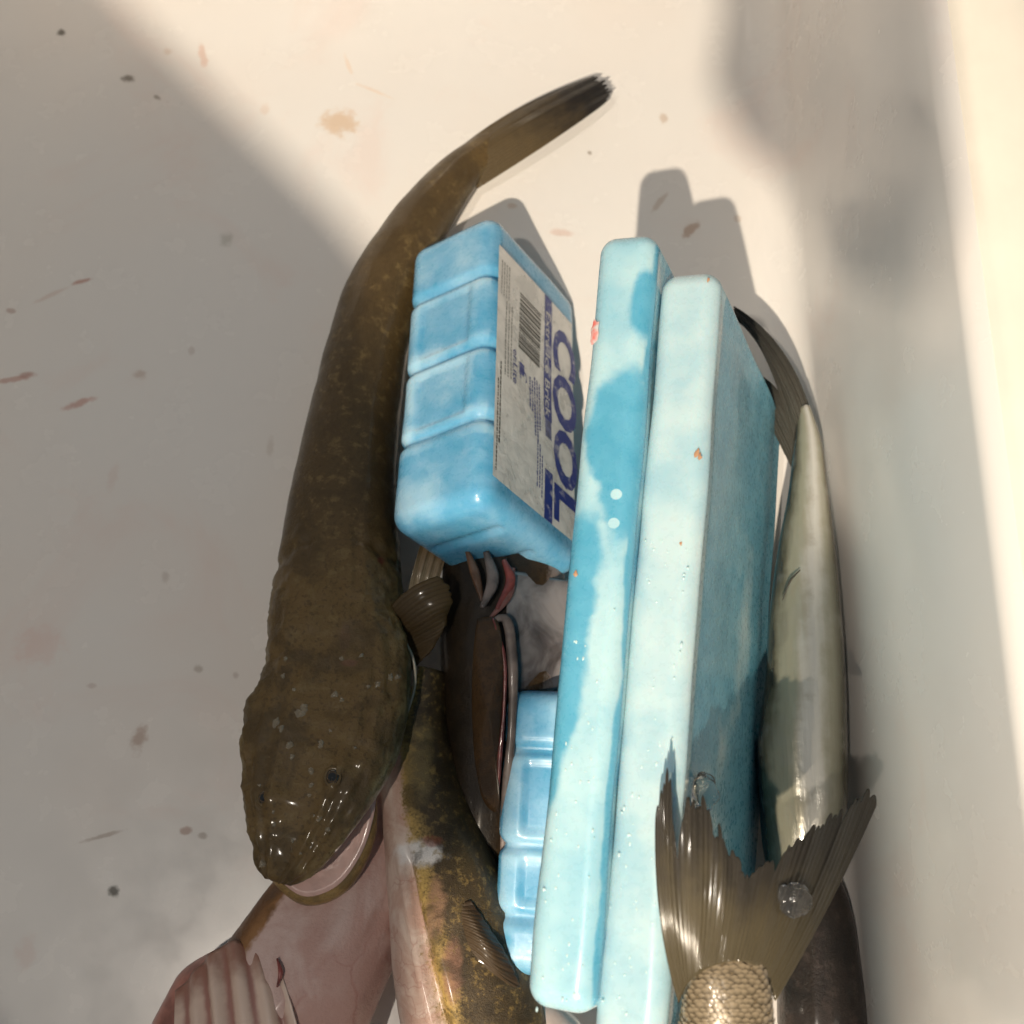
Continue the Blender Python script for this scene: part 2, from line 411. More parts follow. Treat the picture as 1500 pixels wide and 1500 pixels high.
# water drops on the narrow top faces
M_WATER = NT('water'); M_WATER.set(Base_Color=(.58, .76, .77), Roughness=0.04, IOR=1.33, Coat_Weight=.6, Coat_Roughness=.02); M_WATER = M_WATER.m
def drops(parent, F, n, smin=.0, smax=1.0, seed=1, size=(0.0004, 0.0011)):
    mid, u, t, w, L, Wd, T = F; r = np.random.default_rng(seed); v, f = [], []
    for _ in range(n):
        s = r.uniform(smin, smax)**0.8; c = r.uniform(.12, .85); rad = r.uniform(*size)
        base = mid + u*((s-.5)*L) + t*((c-.5)*T) - w*(Wd/2 - 0.0002)
        b = len(v); N = 8; el = r.uniform(1, 2.2)
        for (k, hgt) in ((1.0, 0.0), (0.8, 0.45), (0.4, 0.7)):
            for j in range(N):
                a = 2*math.pi*j/N; v.append(base + u*(rad*el*k*math.cos(a)) + t*(rad*k*math.sin(a)) - w*(rad*hgt))
        v.append(base - w*(rad*0.78))
        for q in range(2):
            for j in range(N):
                k2 = (j+1) % N; f.append((b+q*N+j, b+q*N+k2, b+(q+1)*N+k2, b+(q+1)*N+j))
        for j in range(N): f.append((b+2*N+j, b+2*N+(j+1) % N, b+3*N))
    o = mesh_obj('water_drops', v, f, M_WATER, parent); fix_normals(o); o['kind'] = 'stuff'; return o
drops(slab_a, FA, 55, .45, 1.0, 3, (.00025, .0007)); drops(slab_b, FB, 90, .3, 1.0, 5, (.00025, .0007))
# tiny orange scraps stuck on the packs
M_SCRAP = simple('flesh_scrap', (0.48, 0.27, 0.15), 0.4, coat=.3)
def scrap(parent, F, s, c, size, on='top'):
    mid, u, t, w, L, Wd, T = F; v = []
    base = mid + u*((s-.5)*L) + t*((c-.5)*T) - w*(Wd/2 + 0.0002); N = 9; rs = [size*random.uniform(.5, 1.2) for _ in range(N)]
    for j in range(N):
        a = 2*math.pi*j/N; v.append(base + (u*1.6*math.cos(a) + t*math.sin(a))*rs[j])
    v.append(base - w*size*.35)
    o = mesh_obj('flesh_scrap', v, [(j, (j+1) % N, N) for j in range(N)], M_SCRAP, parent); fix_normals(o); return o
scrap(slab_a, FA, .485, .18, .0013); scrap(slab_b, FB, .265, .86, .0015); scrap(slab_b, FB, .27, .9, .0012); scrap(slab_b, FB, .02, .82, .0009); scrap(slab_b, FB, .385, .72, .0007)
# red print rubbed off on the left edge of the blotchy pack
mid, u, t, w, L, Wd, T = FA
def quad_on(parent, name, F, s0, s1, c0, c1, mat, lift=0.0003):
    mid, u, t, w, L, Wd, T = F
    P = []
    for s, c in ((s0, c0), (s1, c0), (s1, c1), (s0, c1)): P.append(mid + u*((s-.5)*L) + t*((c-.5)*T) - w*(Wd/2 + lift))
    return mesh_obj(name, P, [(0, 1, 2, 3)], mat, parent, smooth=False)
km = NT('red_smear'); n_ = km.noise(160, 3); km.set(Base_Color=km.mix(km.rng(n_, .35, .65), (.75, .16, .13), (.62, .70, .68)), Roughness=.35)
v = []; N = 14
for j in range(N):
    a = 2*math.pi*j/N; rr = 1 + .25*random.uniform(-1, 1)
    v.append(mid + u*((.148-.5)*L + .0062*rr*math.cos(a)) - t*(T/2 - .0028 - .0022*rr*math.sin(a)) - w*(Wd/2 + 0.0001 - 0.0011*(1 - math.sin(a))/1.6))
v.append(mid + u*((.148-.5)*L) - t*(T/2 - .0028) - w*(Wd/2 + .0003))
sm = mesh_obj('red_smear', v, [(j, (j+1) % N, N) for j in range(N)], km.m, slab_a); fix_normals(sm)

# --- ribbed block packs
def block(name, label, ridge_far, ridge_near, lean, T, Wd, mat, bands=(.235, .49, .735), ext=0.0):
    """ridge = the upper long edge between the ribbed narrow face and the broad label face"""
    p0, p1 = at(*ridge_far), at(*ridge_near)
    u = (p1 - p0).normalized(); L = (p1 - p0).length
    tdir = Vector((-math.cos(lean), 0, -math.sin(lean))); tdir = (tdir - u*tdir.dot(u)).normalized()   # ridge -> left edge
    w = tdir.cross(u); w = w if w.z < 0 else -w                                              # down the broad face
    mid = (p0 + p1)/2 + tdir*(T/2) + w*(Wd/2)
    v, f = rounded_box((L, T, Wd), 0.011, 0.0026)
    root = thing(name, label, 'ice pack', loc=tuple(mid + w*(Wd/2)), group='ribbed blue ice blocks')
    out, fr = [], []
    for q in v:
        s = q.x/L + .5
        g = 0.0
        for b in bands: g = max(g, math.exp(-((s-b)*L/0.0028)**2))
        n = Vector((max(0, abs(q.x)-(L/2-.011))*math.copysign(1, q.x), max(0, abs(q.y)-(T/2-.011))*math.copysign(1, q.y), max(0, abs(q.z)-(Wd/2-.011))*math.copysign(1, q.z)))
        n = Vector((0, n.y, n.z)).normalized() if Vector((0, n.y, n.z)).length > 1e-7 else Vector((0, 0, 0))
        broad = abs(q.y) > T/2 - 1e-4
        depth = 0.0036*g*(0.10 if broad and abs(q.z) < Wd/2-.013 else 1)
        # recessed square panels on the ribbed face between the bands
        pan = 0.0
        if q.z < -Wd/2 + 1e-4 and bands[0] < s < bands[2]:
            lo = [b for b in bands if b <= s][-1]; hi = [b for b in bands if b > s][0]
            ds = min(s-lo, hi-s)*L; dc = min(T/2-.012 - q.y, q.y + T/2 - .014)
            pan = 0.0019*max(0, min(1, (ds-.0045)/.002))*max(0, min(1, dc/.003))
        q2 = q - n*(depth + pan) + Vector((0, 0, 0))
        wob = 0.0007*mnoise.noise(Vector((q.x*30, q.y*30, q.z*30 + 9)))
        q2 = q2 + n*wob
        if q.x > L/2 - 1e-4:                       # moulded ribs on the near end
            q2.x -= .0026*(math.exp(-((q.z + Wd/2 - .030)/.0028)**2) + math.exp(-((q.z + Wd/2 - .060)/.0028)**2))
        # ends pulled in on the broad side
        out.append(mid + u*q2.x - tdir*q2.y*-1 + w*q2.z)
        top = q.z < -Wd/2 + .004
        val = -0.25
        edge = min(abs(s-b) for b in bands)*L
        if top and bands[0] < s < bands[2]:
            val += .42*math.exp(-((edge-.006)/.0035)**2)
            val += .45/(1 + math.exp(-(q.y - T/2 + .012)/.0015))
        if s > bands[2]: val += .55*math.exp(-((s-.93)/.05)**2) * (.2 + .8/(1 + math.exp(-q.y/.004))) + (.25 if s < bands[2]+.06 else 0)
        if s < bands[0]: val += .35*math.exp(-((q.y+T*.15)/.008)**2)
        if not top: val -= .1
        fr.append(val)
    body = mesh_obj('body', out, f, mat, root, attrs={'frost': fr}); fix_normals(body)
    return root, (mid, u, tdir, w, L, T, Wd)
M_BLOCK = pack_material('ice_block_blue', (0.42, 0.67, 0.83), (0.16, 0.43, 0.66), (0.075, 0.35, 0.57), 0.6, .4)
block_a, BA = block('ribbed_ice_block', 'ribbed blue ice block with a silver and navy barcode label beside the long brown fish', (724, 303, .080), (710, 730, .132), math.radians(34), 0.0630, 0.098, M_BLOCK)
block_b, BB = block('ribbed_ice_block', 'ribbed blue ice block half hidden low behind the blotchy flat ice pack', (866, 1012, .085), (852, 1440, .080), math.radians(10), 0.046, 0.07, M_BLOCK, bands=(.22, .56, .8))

# --- printed label on the block
M_FOIL = NT('label_foil'); nn = M_FOIL.noise(55, 3, .6, dist=.6)
M_FOIL.set(Base_Color=M_FOIL.mix(M_FOIL.rng(nn, .35, .65), (.64, .63, .60), (.82, .80, .76)), Roughness=M_FOIL.rng(nn, .3, .7, .22, .42), Metallic=.15, Normal=M_FOIL.bump(M_FOIL.noise(130, 3, .5, dist=.8), .35, .0012)); M_FOIL = M_FOIL.m
M_NAVY = NT('navy_print'); M_NAVY.set(Base_Color=M_NAVY.mix(M_NAVY.rng(M_NAVY.noise(110, 4, .65), .52, .66, 0, .75), (0.018, 0.035, 0.22), (.48, .47, .50)), Roughness=.35); M_NAVY = M_NAVY.m
M_BLACK = simple('black_print', (0.07, 0.065, 0.055), .4, var=.2, scale=200)
M_GREY = simple('grey_print', (0.30, 0.29, 0.27), .4, var=.2, scale=200)
M_WHITE = simple('white_print', (0.62, 0.60, 0.56), .4)
midb, ub, tb, wb, Lb, Tb, Wb = BA
LAB0, LAB1, LW0, LW1 = .13, .92, .005, .088        # along (fraction of L), down the broad face (m)
def lab(a, b, lift=0.0):
    """a 0..1 along the label (towards the viewer), b 0..1 down the face"""
    s = LAB0 + (LAB1-LAB0)*a; d = LW0 + (LW1-LW0)*b
    bulge = 0.0009*math.sin(a*9 + 1) * math.sin(b*math.pi) * .5
    return midb + ub*((s-.5)*Lb) - tb*(Tb/2 + 0.0009 + bulge + lift) + wb*(-Wb/2 + d)
def lab_patch(name, a0, a1, b0, b1, mat, lift, parent, na=24, nb=10, skew=0.0):
    v = [lab(a0 + (a1-a0)*i/na, b0 + (b1-b0)*j/nb + skew*0, lift) for i in range(na+1) for j in range(nb+1)]
    f = [(i*(nb+1)+j, (i+1)*(nb+1)+j, (i+1)*(nb+1)+j+1, i*(nb+1)+j+1) for i in range(na) for j in range(nb)]
    o = mesh_obj(name, v, f, mat, parent); fix_normals(o)
    return o
label_o = lab_patch('label', 0, 1, 0, 1, M_FOIL, 0, block_a, 60, 30)
def sub(name, *a, **k): return lab_patch(name, *a, parent=label_o, **k)
label_o.matrix_parent_inverse = Matrix.Translation(-block_a.location)
def child(o):          # re-seat a mesh built in world space under the label
    o.parent = label_o; o.matrix_parent_inverse = Matrix.Translation(-block_a.location).inverted() @ Matrix.Translation(-block_a.location)
    return o
def subpatch(name, a0, a1, b0, b1, mat, lift, na=6, nb=4):
    return child(lab_patch(name, a0, a1, b0, b1, mat, lift, None, na, nb))
subpatch('navy_band', 0.0, .58, .60, .70, M_NAVY, .00012, 30, 4); subpatch('navy_band', .80, 1.0, .60, .70, M_NAVY, .00012, 10, 4); subpatch('navy_band', .58, .66, .61, .69, simple('navy_worn', (.12, .13, .24), .4, var=.4, scale=200), .00012, 4, 3)
x = .125; k = 0
while x < .375:                                        # barcode: bars run down the face, stacked along the label
    wbar = random.choice([.004, .004, .007, .011]); subpatch('barcode_bar', x, x+wbar, .27, .545, M_BLACK, .00012, 2, 4); x += wbar + random.choice([.0035, .005, .008]); k += 1
def textline(a0, a1, b0, b1, mat, name='small_print'):
    """an unreadable line of fine print: one mesh of irregular word-length strokes"""
    v, f = [], []; a = a0
    while a < a1:
        wd = min(random.uniform(.006, .022), a1-a); y0 = b0 + random.uniform(0, .25)*(b1-b0)
        i = len(v); v += [lab(a, y0, .00012), lab(a+wd, y0, .00012), lab(a+wd, b1, .00012), lab(a, b1, .00012)]; f.append((i, i+1, i+2, i+3)); a += wd + .004
    o = mesh_obj(name, v, f, mat, None, smooth=False); fix_normals(o); return child(o)
for b in (.035, .065, .095, .125): textline(.06, .22, b, b+.014, M_GREY)
for b in (.10, .135, .17): textline(.23, .56, b, b+.016, M_GREY)
textline(.52, .86, .05, .066, M_BLACK); textline(.60, .97, .025, .038, M_BLACK)
for b, e in ((.44, .60), (.47, .61), (.50, .70), (.53, .72), (.56, .66)): textline(.44 + random.uniform(0, .03), e, b-.03, b-.012, M_NAVY)
for b in (.50, .53): textline(.72, .90, b, b+.014, M_NAVY)
textline(.76, .93, .56, .572, M_NAVY)
def print_text(txt, a, b, h, mat, length, name='lettering', lift=.0002, bold=0.0):
    """letters run along the label (towards the viewer); h = cap height as fraction of the face"""
    cu = bpy.data.curves.new('t', 'FONT'); cu.body = txt; cu.size = 1.0; cu.offset = bold; cu.resolution_u = 3
    to = bpy.data.objects.new('t', cu); COL.objects.link(to); bpy.context.view_layer.update()
    me = bpy.data.meshes.new_from_object(to.evaluated_get(bpy.context.evaluated_depsgraph_get()))
    co = np.zeros(len(me.vertices)*3); me.vertices.foreach_get('co', co); co = co.reshape(-1, 3)
    wx = co[:, 0].max() - co[:, 0].min(); x0 = co[:, 0].min()
    v = [lab(a + (c[0]-x0)/wx*length, b + h - c[1]/.7*h - 0*h, lift) for c in co]
    # reading along +a with letter tops towards the right-hand side of the photo
    v = [lab(a + (c[0]-x0)/wx*length, b + c[1]/.7*h, lift) for c in co]
    f = [tuple(p.vertices) for p in me.polygons]
    bpy.data.objects.remove(to)
    o = mesh_obj(name, v, f, mat, None, smooth=False); fix_normals(o); return child(o)
print_text('Extra Ice Brick', .08, .618, .062, M_WHITE, .49, bold=.012)
print_text('enLite', .41, .205, .055, M_NAVY, .15)
child(lab_patch('emblem', .44, .49, .285, .345, M_NAVY, .00015, None, 4, 4)); print_text('C', .465, .29, .09, M_NAVY, .045)
print_text('COOL', .09, .735, .30, M_NAVY, .88, bold=.035)

# ------------------------------------------------------------------ fish materials
def skin(name, back, flank, belly, lo=-0.55, mid=-0.1, hi=0.35, nscale=90, speck=0.5, rough=0.38, coat=0.5, side=None, namt=0.5, bumpy=0.3, scales=None, spots=(), body_dark=0.0):
    k = NT(name); fv = k.attr('fv'); fc = k.attr('fc')
    if side: fv = k.math('ADD', k.math('MULTIPLY', fv, math.cos(side)), k.math('MULTIPLY', fc, math.sin(side)))
    n1 = k.noise(nscale, 5, .65); n2 = k.noise(nscale*6, 3, .6); n3 = k.noise(nscale*.25, 3)
    v = k.math('ADD', fv, k.math('MULTIPLY', k.math('SUBTRACT', n1, .5), namt))
    v = k.math('ADD', v, k.math('MULTIPLY', k.math('SUBTRACT', n2, .5), namt*.8))
    bl1 = k.mix(k.rng(k.noise(nscale*.45, 4, .6, dist=.8), .38, .62), belly, tuple(b*f for b, f in zip(belly, (.80, .66, .62))))
    vein = k.n('ShaderNodeTexVoronoi', feature='DISTANCE_TO_EDGE', i_Scale=nscale*.55, i_Vector=k.n('ShaderNodeVectorMath', operation='ADD', i_0=k.obj(), i_1=k.n('ShaderNodeVectorMath', operation='SCALE', i_0=k.n('ShaderNodeTexNoise', i_Scale=60.0, i_Vector=k.obj()).outputs['Color'], i_Scale=.03).outputs[0]).outputs[0]).outputs['Distance']
    bl1 = k.mix(k.math('MULTIPLY', k.rng(vein, .045, .0), k.rng(n3, .45, .6, 0, .45)), bl1, tuple(b*f for b, f in zip(belly, (.62, .36, .34))))
    c = k.mix(k.rng(v, lo, mid), bl1, flank)
    c = k.mix(k.rng(v, mid, hi), c, back)
    bm_ = k.rng(v, lo, mid)
    c = k.mix(k.math('MULTIPLY', k.math('MULTIPLY', k.rng(n2, .5, .68), speck), bm_), c, tuple(x*.35 for x in back))
    c = k.mix(k.math('MULTIPLY', k.math('MULTIPLY', k.rng(n3, .5, .7), .35), bm_), c, tuple(x*.55 + y*.25 for x, y in zip(back, flank)))
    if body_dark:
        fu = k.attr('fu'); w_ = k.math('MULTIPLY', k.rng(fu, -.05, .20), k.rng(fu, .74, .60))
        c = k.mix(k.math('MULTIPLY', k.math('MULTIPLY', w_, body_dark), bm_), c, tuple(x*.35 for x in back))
    pos = k.n('ShaderNodeNewGeometry').outputs['Position']
    for (px, py, z, rx, ry, colr, st_) in spots:
        mp = k.n('ShaderNodeMapping', vector_type='TEXTURE', i_Vector=pos, i_Location=tuple(at(px, py, z)), i_Scale=(rx, ry, .03)).outputs[0]
        d = k.math('ADD', k.n('ShaderNodeVectorMath', operation='LENGTH', i_0=mp).outputs['Value'], k.math('MULTIPLY', k.math('SUBTRACT', n1, .5), 1.2))
        c = k.mix(k.rng(d, 1.1, .5, 0, st_), c, colr)
    n4 = k.noise(nscale*1.9, 4, .7)
    c = k.mix(k.math('MULTIPLY', k.math('MULTIPLY', k.rng(n4, .52, .66), .6), bm_), c, tuple(min(1, x*.6 + y*.5) for x, y in zip(back, flank)))
    c = k.mix(k.math('MULTIPLY', k.math('MULTIPLY', k.rng(k.noise(nscale*.55, 4, .6, dist=.5), .45, .62), .65), bm_), c, tuple(x*.4 for x in back))
    k.set(Base_Color=c, Roughness=k.rng(n1, .3, .7, rough*1.1, rough*1.6), Coat_Weight=coat, Coat_Roughness=.14, Specular_IOR_Level=.3)
    h = k.math('ADD', k.math('MULTIPLY', n2, .35), n1)
    nb = k.bump(h, bumpy, .0014)
    nb = k.bump(k.noise(nscale*11, 3, .7), .55, .0009, nb)
    if scales:
        vo = k.n('ShaderNodeTexVoronoi', i_Scale=scales, i_Vector=k.obj(), feature='DISTANCE_TO_EDGE').outputs['Distance']
        nb = k.bump(k.rng(vo, 0, .25), .5, .0012, nb)
    k.set(Normal=nb)
    return k.m
def fin_material(name, base_c, tip_c, rough=.4, coat=.5, nray=16, translucent=0.0, dark=None):
    k = NT(name); ft, fs = k.attr('ft'), k.attr('fs'); n1 = k.noise(120, 4, .6)
    c = k.mix(k.rng(k.math('ADD', ft, k.math('MULTIPLY', k.math('SUBTRACT', n1, .5), .5)), .25, .95), base_c, tip_c)
    ray = k.math('ABSOLUTE', k.math('SINE', k.math('MULTIPLY', fs, math.pi*nray*2)))
    c = k.mix(k.math('MULTIPLY', k.rng(ray, .0, .5, 1, 0), .6), c, tuple(x*.30 for x in base_c))
    k.set(Base_Color=c, Roughness=rough, Coat_Weight=coat, Coat_Roughness=.12, Specular_IOR_Level=.3, Normal=k.bump(k.noise(900, 2, .7), .5, .0006, k.bump(k.math('ADD', k.math('MULTIPLY', ray, .6), k.noise(400, 2)), .4, .0007)))
    if translucent:
        tr = k.n('ShaderNodeBsdfTranslucent'); k.put(tr.inputs['Color'], k.mix(.5, c, (.45, .33, .12)))
        mx = k.n('ShaderNodeMixShader', i_0=translucent); outn = k.t.nodes['Material Output']
        k.t.links.new(k.p.outputs[0], mx.inputs[1]); k.t.links.new(tr.outputs[0], mx.inputs[2]); k.t.links.new(mx.outputs[0], outn.inputs[0])
    return k.m

# ------------------------------------------------------------------ 1. the long brown flathead
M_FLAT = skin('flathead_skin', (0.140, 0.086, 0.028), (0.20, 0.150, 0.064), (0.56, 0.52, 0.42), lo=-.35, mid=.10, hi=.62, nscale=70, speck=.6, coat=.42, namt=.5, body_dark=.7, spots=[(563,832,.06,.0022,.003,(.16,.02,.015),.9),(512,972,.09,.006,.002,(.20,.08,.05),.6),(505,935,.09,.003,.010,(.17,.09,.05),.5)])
flat = thing('flathead_fish', 'long brown flathead fish lying along the left, head down with its mouth ajar', 'fish', loc=tuple(at(480, 900, 0)))
EYES = [(487, 1138), (388, 1166)]
def head_bump(u_, c, sn, p):
    if sn <= 0: return 0.0
    b = 0.0
    for ex, ey in EYES:
        e = at(ex, ey, .112); d = ((p.x-e.x)**2 + (p.y-e.y)**2)**.5
        b += .0022*math.exp(-(d/.0085)**2)
    if u_ > .60:
        w_ = min(1, (u_-.60)/.1)
        # bony ridges of the skull
        b += w_*.0013*math.exp(-((abs(c)-.52)/.10)**2) + w_*.0010*math.exp(-((abs(c)-.22)/.07)**2)
        b += .0045*math.exp(-((u_-.845)/.016)**2)*max(0, c-.75)*4*.6
        b += w_*.0016*math.exp(-((c + .30 - (u_-.85)*.6)/.05)**2) + w_*.0009*mnoise.noise(Vector((p.x*420, p.y*420, p.z*420)))
        b += w_*.0014*mnoise.noise(Vector((p.x*150, p.y*150, p.z*150)))
        # groove at the back of the gill cover
        b -= .0020*math.exp(-((u_-.655-.02*abs(c))/.008)**2) * (1 if abs(c) > .3 else .3)
    b += .0006*mnoise.noise(Vector((p.x*60, p.y*60, p.z*60)))
    return b
st = [(770,186,.020,12,.003,.003,0,2),(730,208,.020,24,.007,.007,0,2),(690,238,.020,29,.011,.011,0,2),(647,284,.022,37,.015,.014,0,2),(603,348,.025,45,.019,.019,0,2),(562,430,.029,56,.022,.023,0,2),(541,500,.032,59,.025,.027,0,2),
      (525,580,.036,64,.028,.030,0,2),(512,660,.041,70,.030,.033,0,2),(502,750,.049,80,.029,.034,0,2.2),(496,850,.060,92,.025,.034,0,2.4),(492,925,.070,99,.021,.032,0,2.5),
      (495,975,.077,106,.0150,.030,2,3.0),(484,1035,.083,112,.0125,.028,4,3.2),(463,1098,.087,114,.0105,.025,6,3.4),(446,1160,.089,97,.0090,.020,7,3.4),(432,1212,.089,76,.0075,.013,7,3.2),
      (421,1248,.088,58,.0062,.008,5,3.0),(412,1270,.087,44,.0048,.006,3,2.8),(407,1284,.086,32,.0030,.004,0,2.5),(405,1290,.0855,22,.0012,.002,0,2.2)]
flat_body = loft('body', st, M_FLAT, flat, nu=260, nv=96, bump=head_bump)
M_TAILF = fin_material('flathead_tail', (0.095, 0.064, 0.027), (0.008, 0.007, 0.007), nray=9, coat=.3, rough=.5)
fin('tail_fin', [(655,232,.020),(672,252,.026),(700,276,.018)], [(868,110,.022),(884,116,.025),(897,130,.025),(888,150,.018)], M_TAILF, flat, nray=9, ragged=.03, mid=[(752,162,.026),(772,180,.030),(812,204,.022)], seed=2, ridge=.00012, thick=.0016)
# jaw
M_MOUTH = simple('mouth_lining', (0.62, 0.40, 0.35), .3, coat=.6, var=.12, scale=80, bump=.2, sss=.2)
M_LIP = skin('lip_skin', (0.30, 0.19, 0.060), (0.34, 0.22, 0.08), (0.30, 0.2, 0.08), speck=.55, nscale=120, coat=.7, rough=.28)
def patch_from_outline(name, outline, hub, mat, parent, sink=0.0, nr=14, n=70, lip=0.0, thick=0.004):
    """bowl between an outline (px, py, z) and a hub point; sink > 0 hollows it"""
    O = crom([at(*p) for p in outline], n); Hb = np.array(at(*hub)); v, f = [], []
    for layer in (0, 1):
        for i in range(n):
            for j in range(nr + 1):
                t = j/nr; p = Hb + (O[i]-Hb)*t
                z = -sink*(1-t**2.2) + (lip*math.exp(-((t-.93)/.06)**2)) - layer*(thick*(.35 + .65*(1-t)))
                v.append((p[0], p[1], p[2]+z))
    N = n*(nr+1)
    for i in range(n-1):
        for j in range(nr):
            a, b, c, d = i*(nr+1)+j, (i+1)*(nr+1)+j, (i+1)*(nr+1)+j+1, i*(nr+1)+j+1
            f.append((a, b, c, d)); f.append((a+N, d+N, c+N, b+N))
        a, b = i*(nr+1)+nr, (i+1)*(nr+1)+nr; f.append((a, b, b+N, a+N))
    tt = np.tile(np.tile(np.linspace(0, 1, nr+1), n), 2)
    o = mesh_obj(name, v, f, mat, parent, attrs={'fv': tt*0+.5, 'fc': tt*0, 'ft': tt}); fix_normals(o); return o
jaw_line = [(558,1140,.076),(552,1200,.072),(534,1260,.070),(496,1311,.069),(446,1326,.070),(404,1298,.072),(380,1262,.075),(362,1215,.078)]
patch_from_outline('mouth_lining', [(553,1142,.077),(546,1200,.073),(526,1256,.071),(490,1300,.070),(446,1313,.071),(409,1288,.073),(388,1255,.076)], (450,1195,.074), M_MOUTH, flat, sink=.004)
P = [Vector(p) for p in crom([at(*p) for p in jaw_line], 80)]
def band(name, pts, rad_w, rad_h, mat, parent, nv=14):
    v, f, n = [], [], len(pts)
    for i, p in enumerate(pts):
        t = (pts[min(i+1, n-1)] - pts[max(i-1, 0)]).normalized(); s = t.cross(Vector((0, 0, 1))).normalized(); u = s.cross(t)
        k = min(1, .25 + 1.2*math.sin(math.pi*i/(n-1)))
        for j in range(nv):
            a = 2*math.pi*j/nv; v.append(p + s*(rad_w*k*math.cos(a)) + u*(rad_h*k*math.sin(a)) - Vector((0, 0, rad_h)))
    for i in range(n-1):
        for j in range(nv): f.append((i*nv+j, i*nv+(j+1) % nv, (i+1)*nv+(j+1) % nv, (i+1)*nv+j))
    f.append(tuple(range(nv))); f.append(tuple((n-1)*nv+j for j in range(nv)))
    o = mesh_obj(name, v, f, mat, parent, attrs={'fv': [.4]*len(v), 'fc': [0]*len(v)}); fix_normals(o); return o
cen = at(455, 1200, .072)
band('lower_jaw', [p + (Vector((cen.x, cen.y, p.z)) - p).normalized()*.0055 for p in P], .0062, .0065, M_LIP, flat)
# eyes
dg = bpy.context.evaluated_depsgraph_get()
bmt = bmesh.new(); bmt.from_mesh(flat_body.data)
from mathutils.bvhtree import BVHTree
bvh = BVHTree.FromBMesh(bmt); bmt.free()
def on_body(px, py):
    o = Vector((0, 0, CAM_H)); d = (at(px, py, 0) - o).normalized(); h = bvh.ray_cast(o, d); return h
def eye(px, py, z, r, parent):
    p = at(px, py, z) if on_body(px, py)[0] is None else on_body(px, py)[0] - Vector((0, 0, r*z)); v, f = [], []; n1, n2 = 20, 10
    for i in range(n2+1):
        a = math.pi*i/n2
        for j in range(n1): b = 2*math.pi*j/n1; v.append(p + Vector((r*math.sin(a)*math.cos(b), r*1.15*math.sin(a)*math.sin(b), r*.7*math.cos(a))))
    for i in range(n2):
        for j in range(n1): f.append((i*n1+j, i*n1+(j+1) % n1, (i+1)*n1+(j+1) % n1, (i+1)*n1+j))
    k = NT('eye_glass'); g = k.n('ShaderNodeNewGeometry').outputs['Position']
    d = k.n('ShaderNodeVectorMath', operation='DISTANCE', i_0=g, i_1=tuple(p + Vector((0, 0, r*.6)))).outputs['Value']
    c = k.mix(k.rng(d, r*.52, r*.66), (.010, .010, .009), (.075, .042, .013)); c = k.mix(k.rng(d, r*.72, r*.85), c, (.03, .02, .008))
    k.set(Base_Color=c, Roughness=.06, Coat_Weight=1.0, Coat_Roughness=.03)
    o = mesh_obj('eye', v, f, k.m, parent); fix_normals(o)
    ring = []
    N = 28
    for j in range(N): b = 2*math.pi*j/N; ring.append(p + Vector((r*1.05*math.cos(b), r*1.25*math.sin(b), r*.12)))
    ring.append(ring[0]); ring.append(ring[1])
    v, f, nv = [], [], 8
    for i in range(N):
        c0 = ring[i]; t = (ring[i+1]-ring[i]).normalized(); s = t.cross(Vector((0, 0, 1))).normalized(); u = Vector((0, 0, 1))
        for j in range(nv): a = 2*math.pi*j/nv; v.append(c0 + s*(r*.30*math.cos(a)) + u*(r*.14*math.sin(a)))
    for i in range(N):
        for j in range(nv): f.append((i*nv+j, i*nv+(j+1) % nv, ((i+1) % N)*nv+(j+1) % nv, ((i+1) % N)*nv+j))
    e2 = mesh_obj('eyelid', v, f, M_FLAT, o, attrs={'fv': [.6]*len(v), 'fc': [0]*len(v)}); fix_normals(e2); e2.matrix_parent_inverse = Matrix()
    return o
eye(487, 1138, .20, .0034, flat); eye(386, 1168, .62, .0030, flat)
# gill cover lobe with its pale edge, and fins
M_FLATF = fin_material('flathead_fin', (0.075, 0.045, 0.016), (0.10, 0.06, 0.018), nray=10, coat=.35, rough=.5, translucent=.2)
M_PALEF = fin_material('pelvic_fin', (0.40, 0.32, 0.21), (0.20, 0.13, 0.06), nray=7)
fin('pectoral_fin', [(556,915,.072),(575,935,.070),(600,985,.062)], [(648,842,.086),(664,868,.084),(655,905,.078),(622,965,.066)], M_FLATF, flat, nray=11, ragged=.03, seed=4, ridge=.00014, mid=[(592,868,.084),(618,890,.082),(640,925,.074),(614,972,.066)], bulge=.002)
fin('pelvic_fin', [(590,925,.045),(625,930,.045)], [(622,778,.065),(660,800,.06)], M_PALEF, flat, nray=7, ragged=.03, seed=5, ridge=.0003, mid=[(600,855,.062),(640,862,.058)])
tube('gill_edge', [(566,925,.080),(588,935,.079),(604,962,.076),(608,1000,.074),(598,1040,.074),(580,1085,.076)], [.0003,.0006,.0008,.0008,.0006,.0003], simple('gill_membrane', (.42, .37, .28), .4, coat=.2), flat)
M_DORS = fin_material('dorsal_fin', (0.075, 0.045, 0.020), (0.11, 0.07, 0.034), nray=14, coat=.15, rough=.6)
fin('dorsal_fin', [(458,645,.058),(452,700,.063),(447,780,.069),(446,880,.079)], [(450,648,.061),(443,700,.066),(437,780,.072),(438,880,.080)], M_DORS, flat, nray=14, seed=6, ridge=.0003)

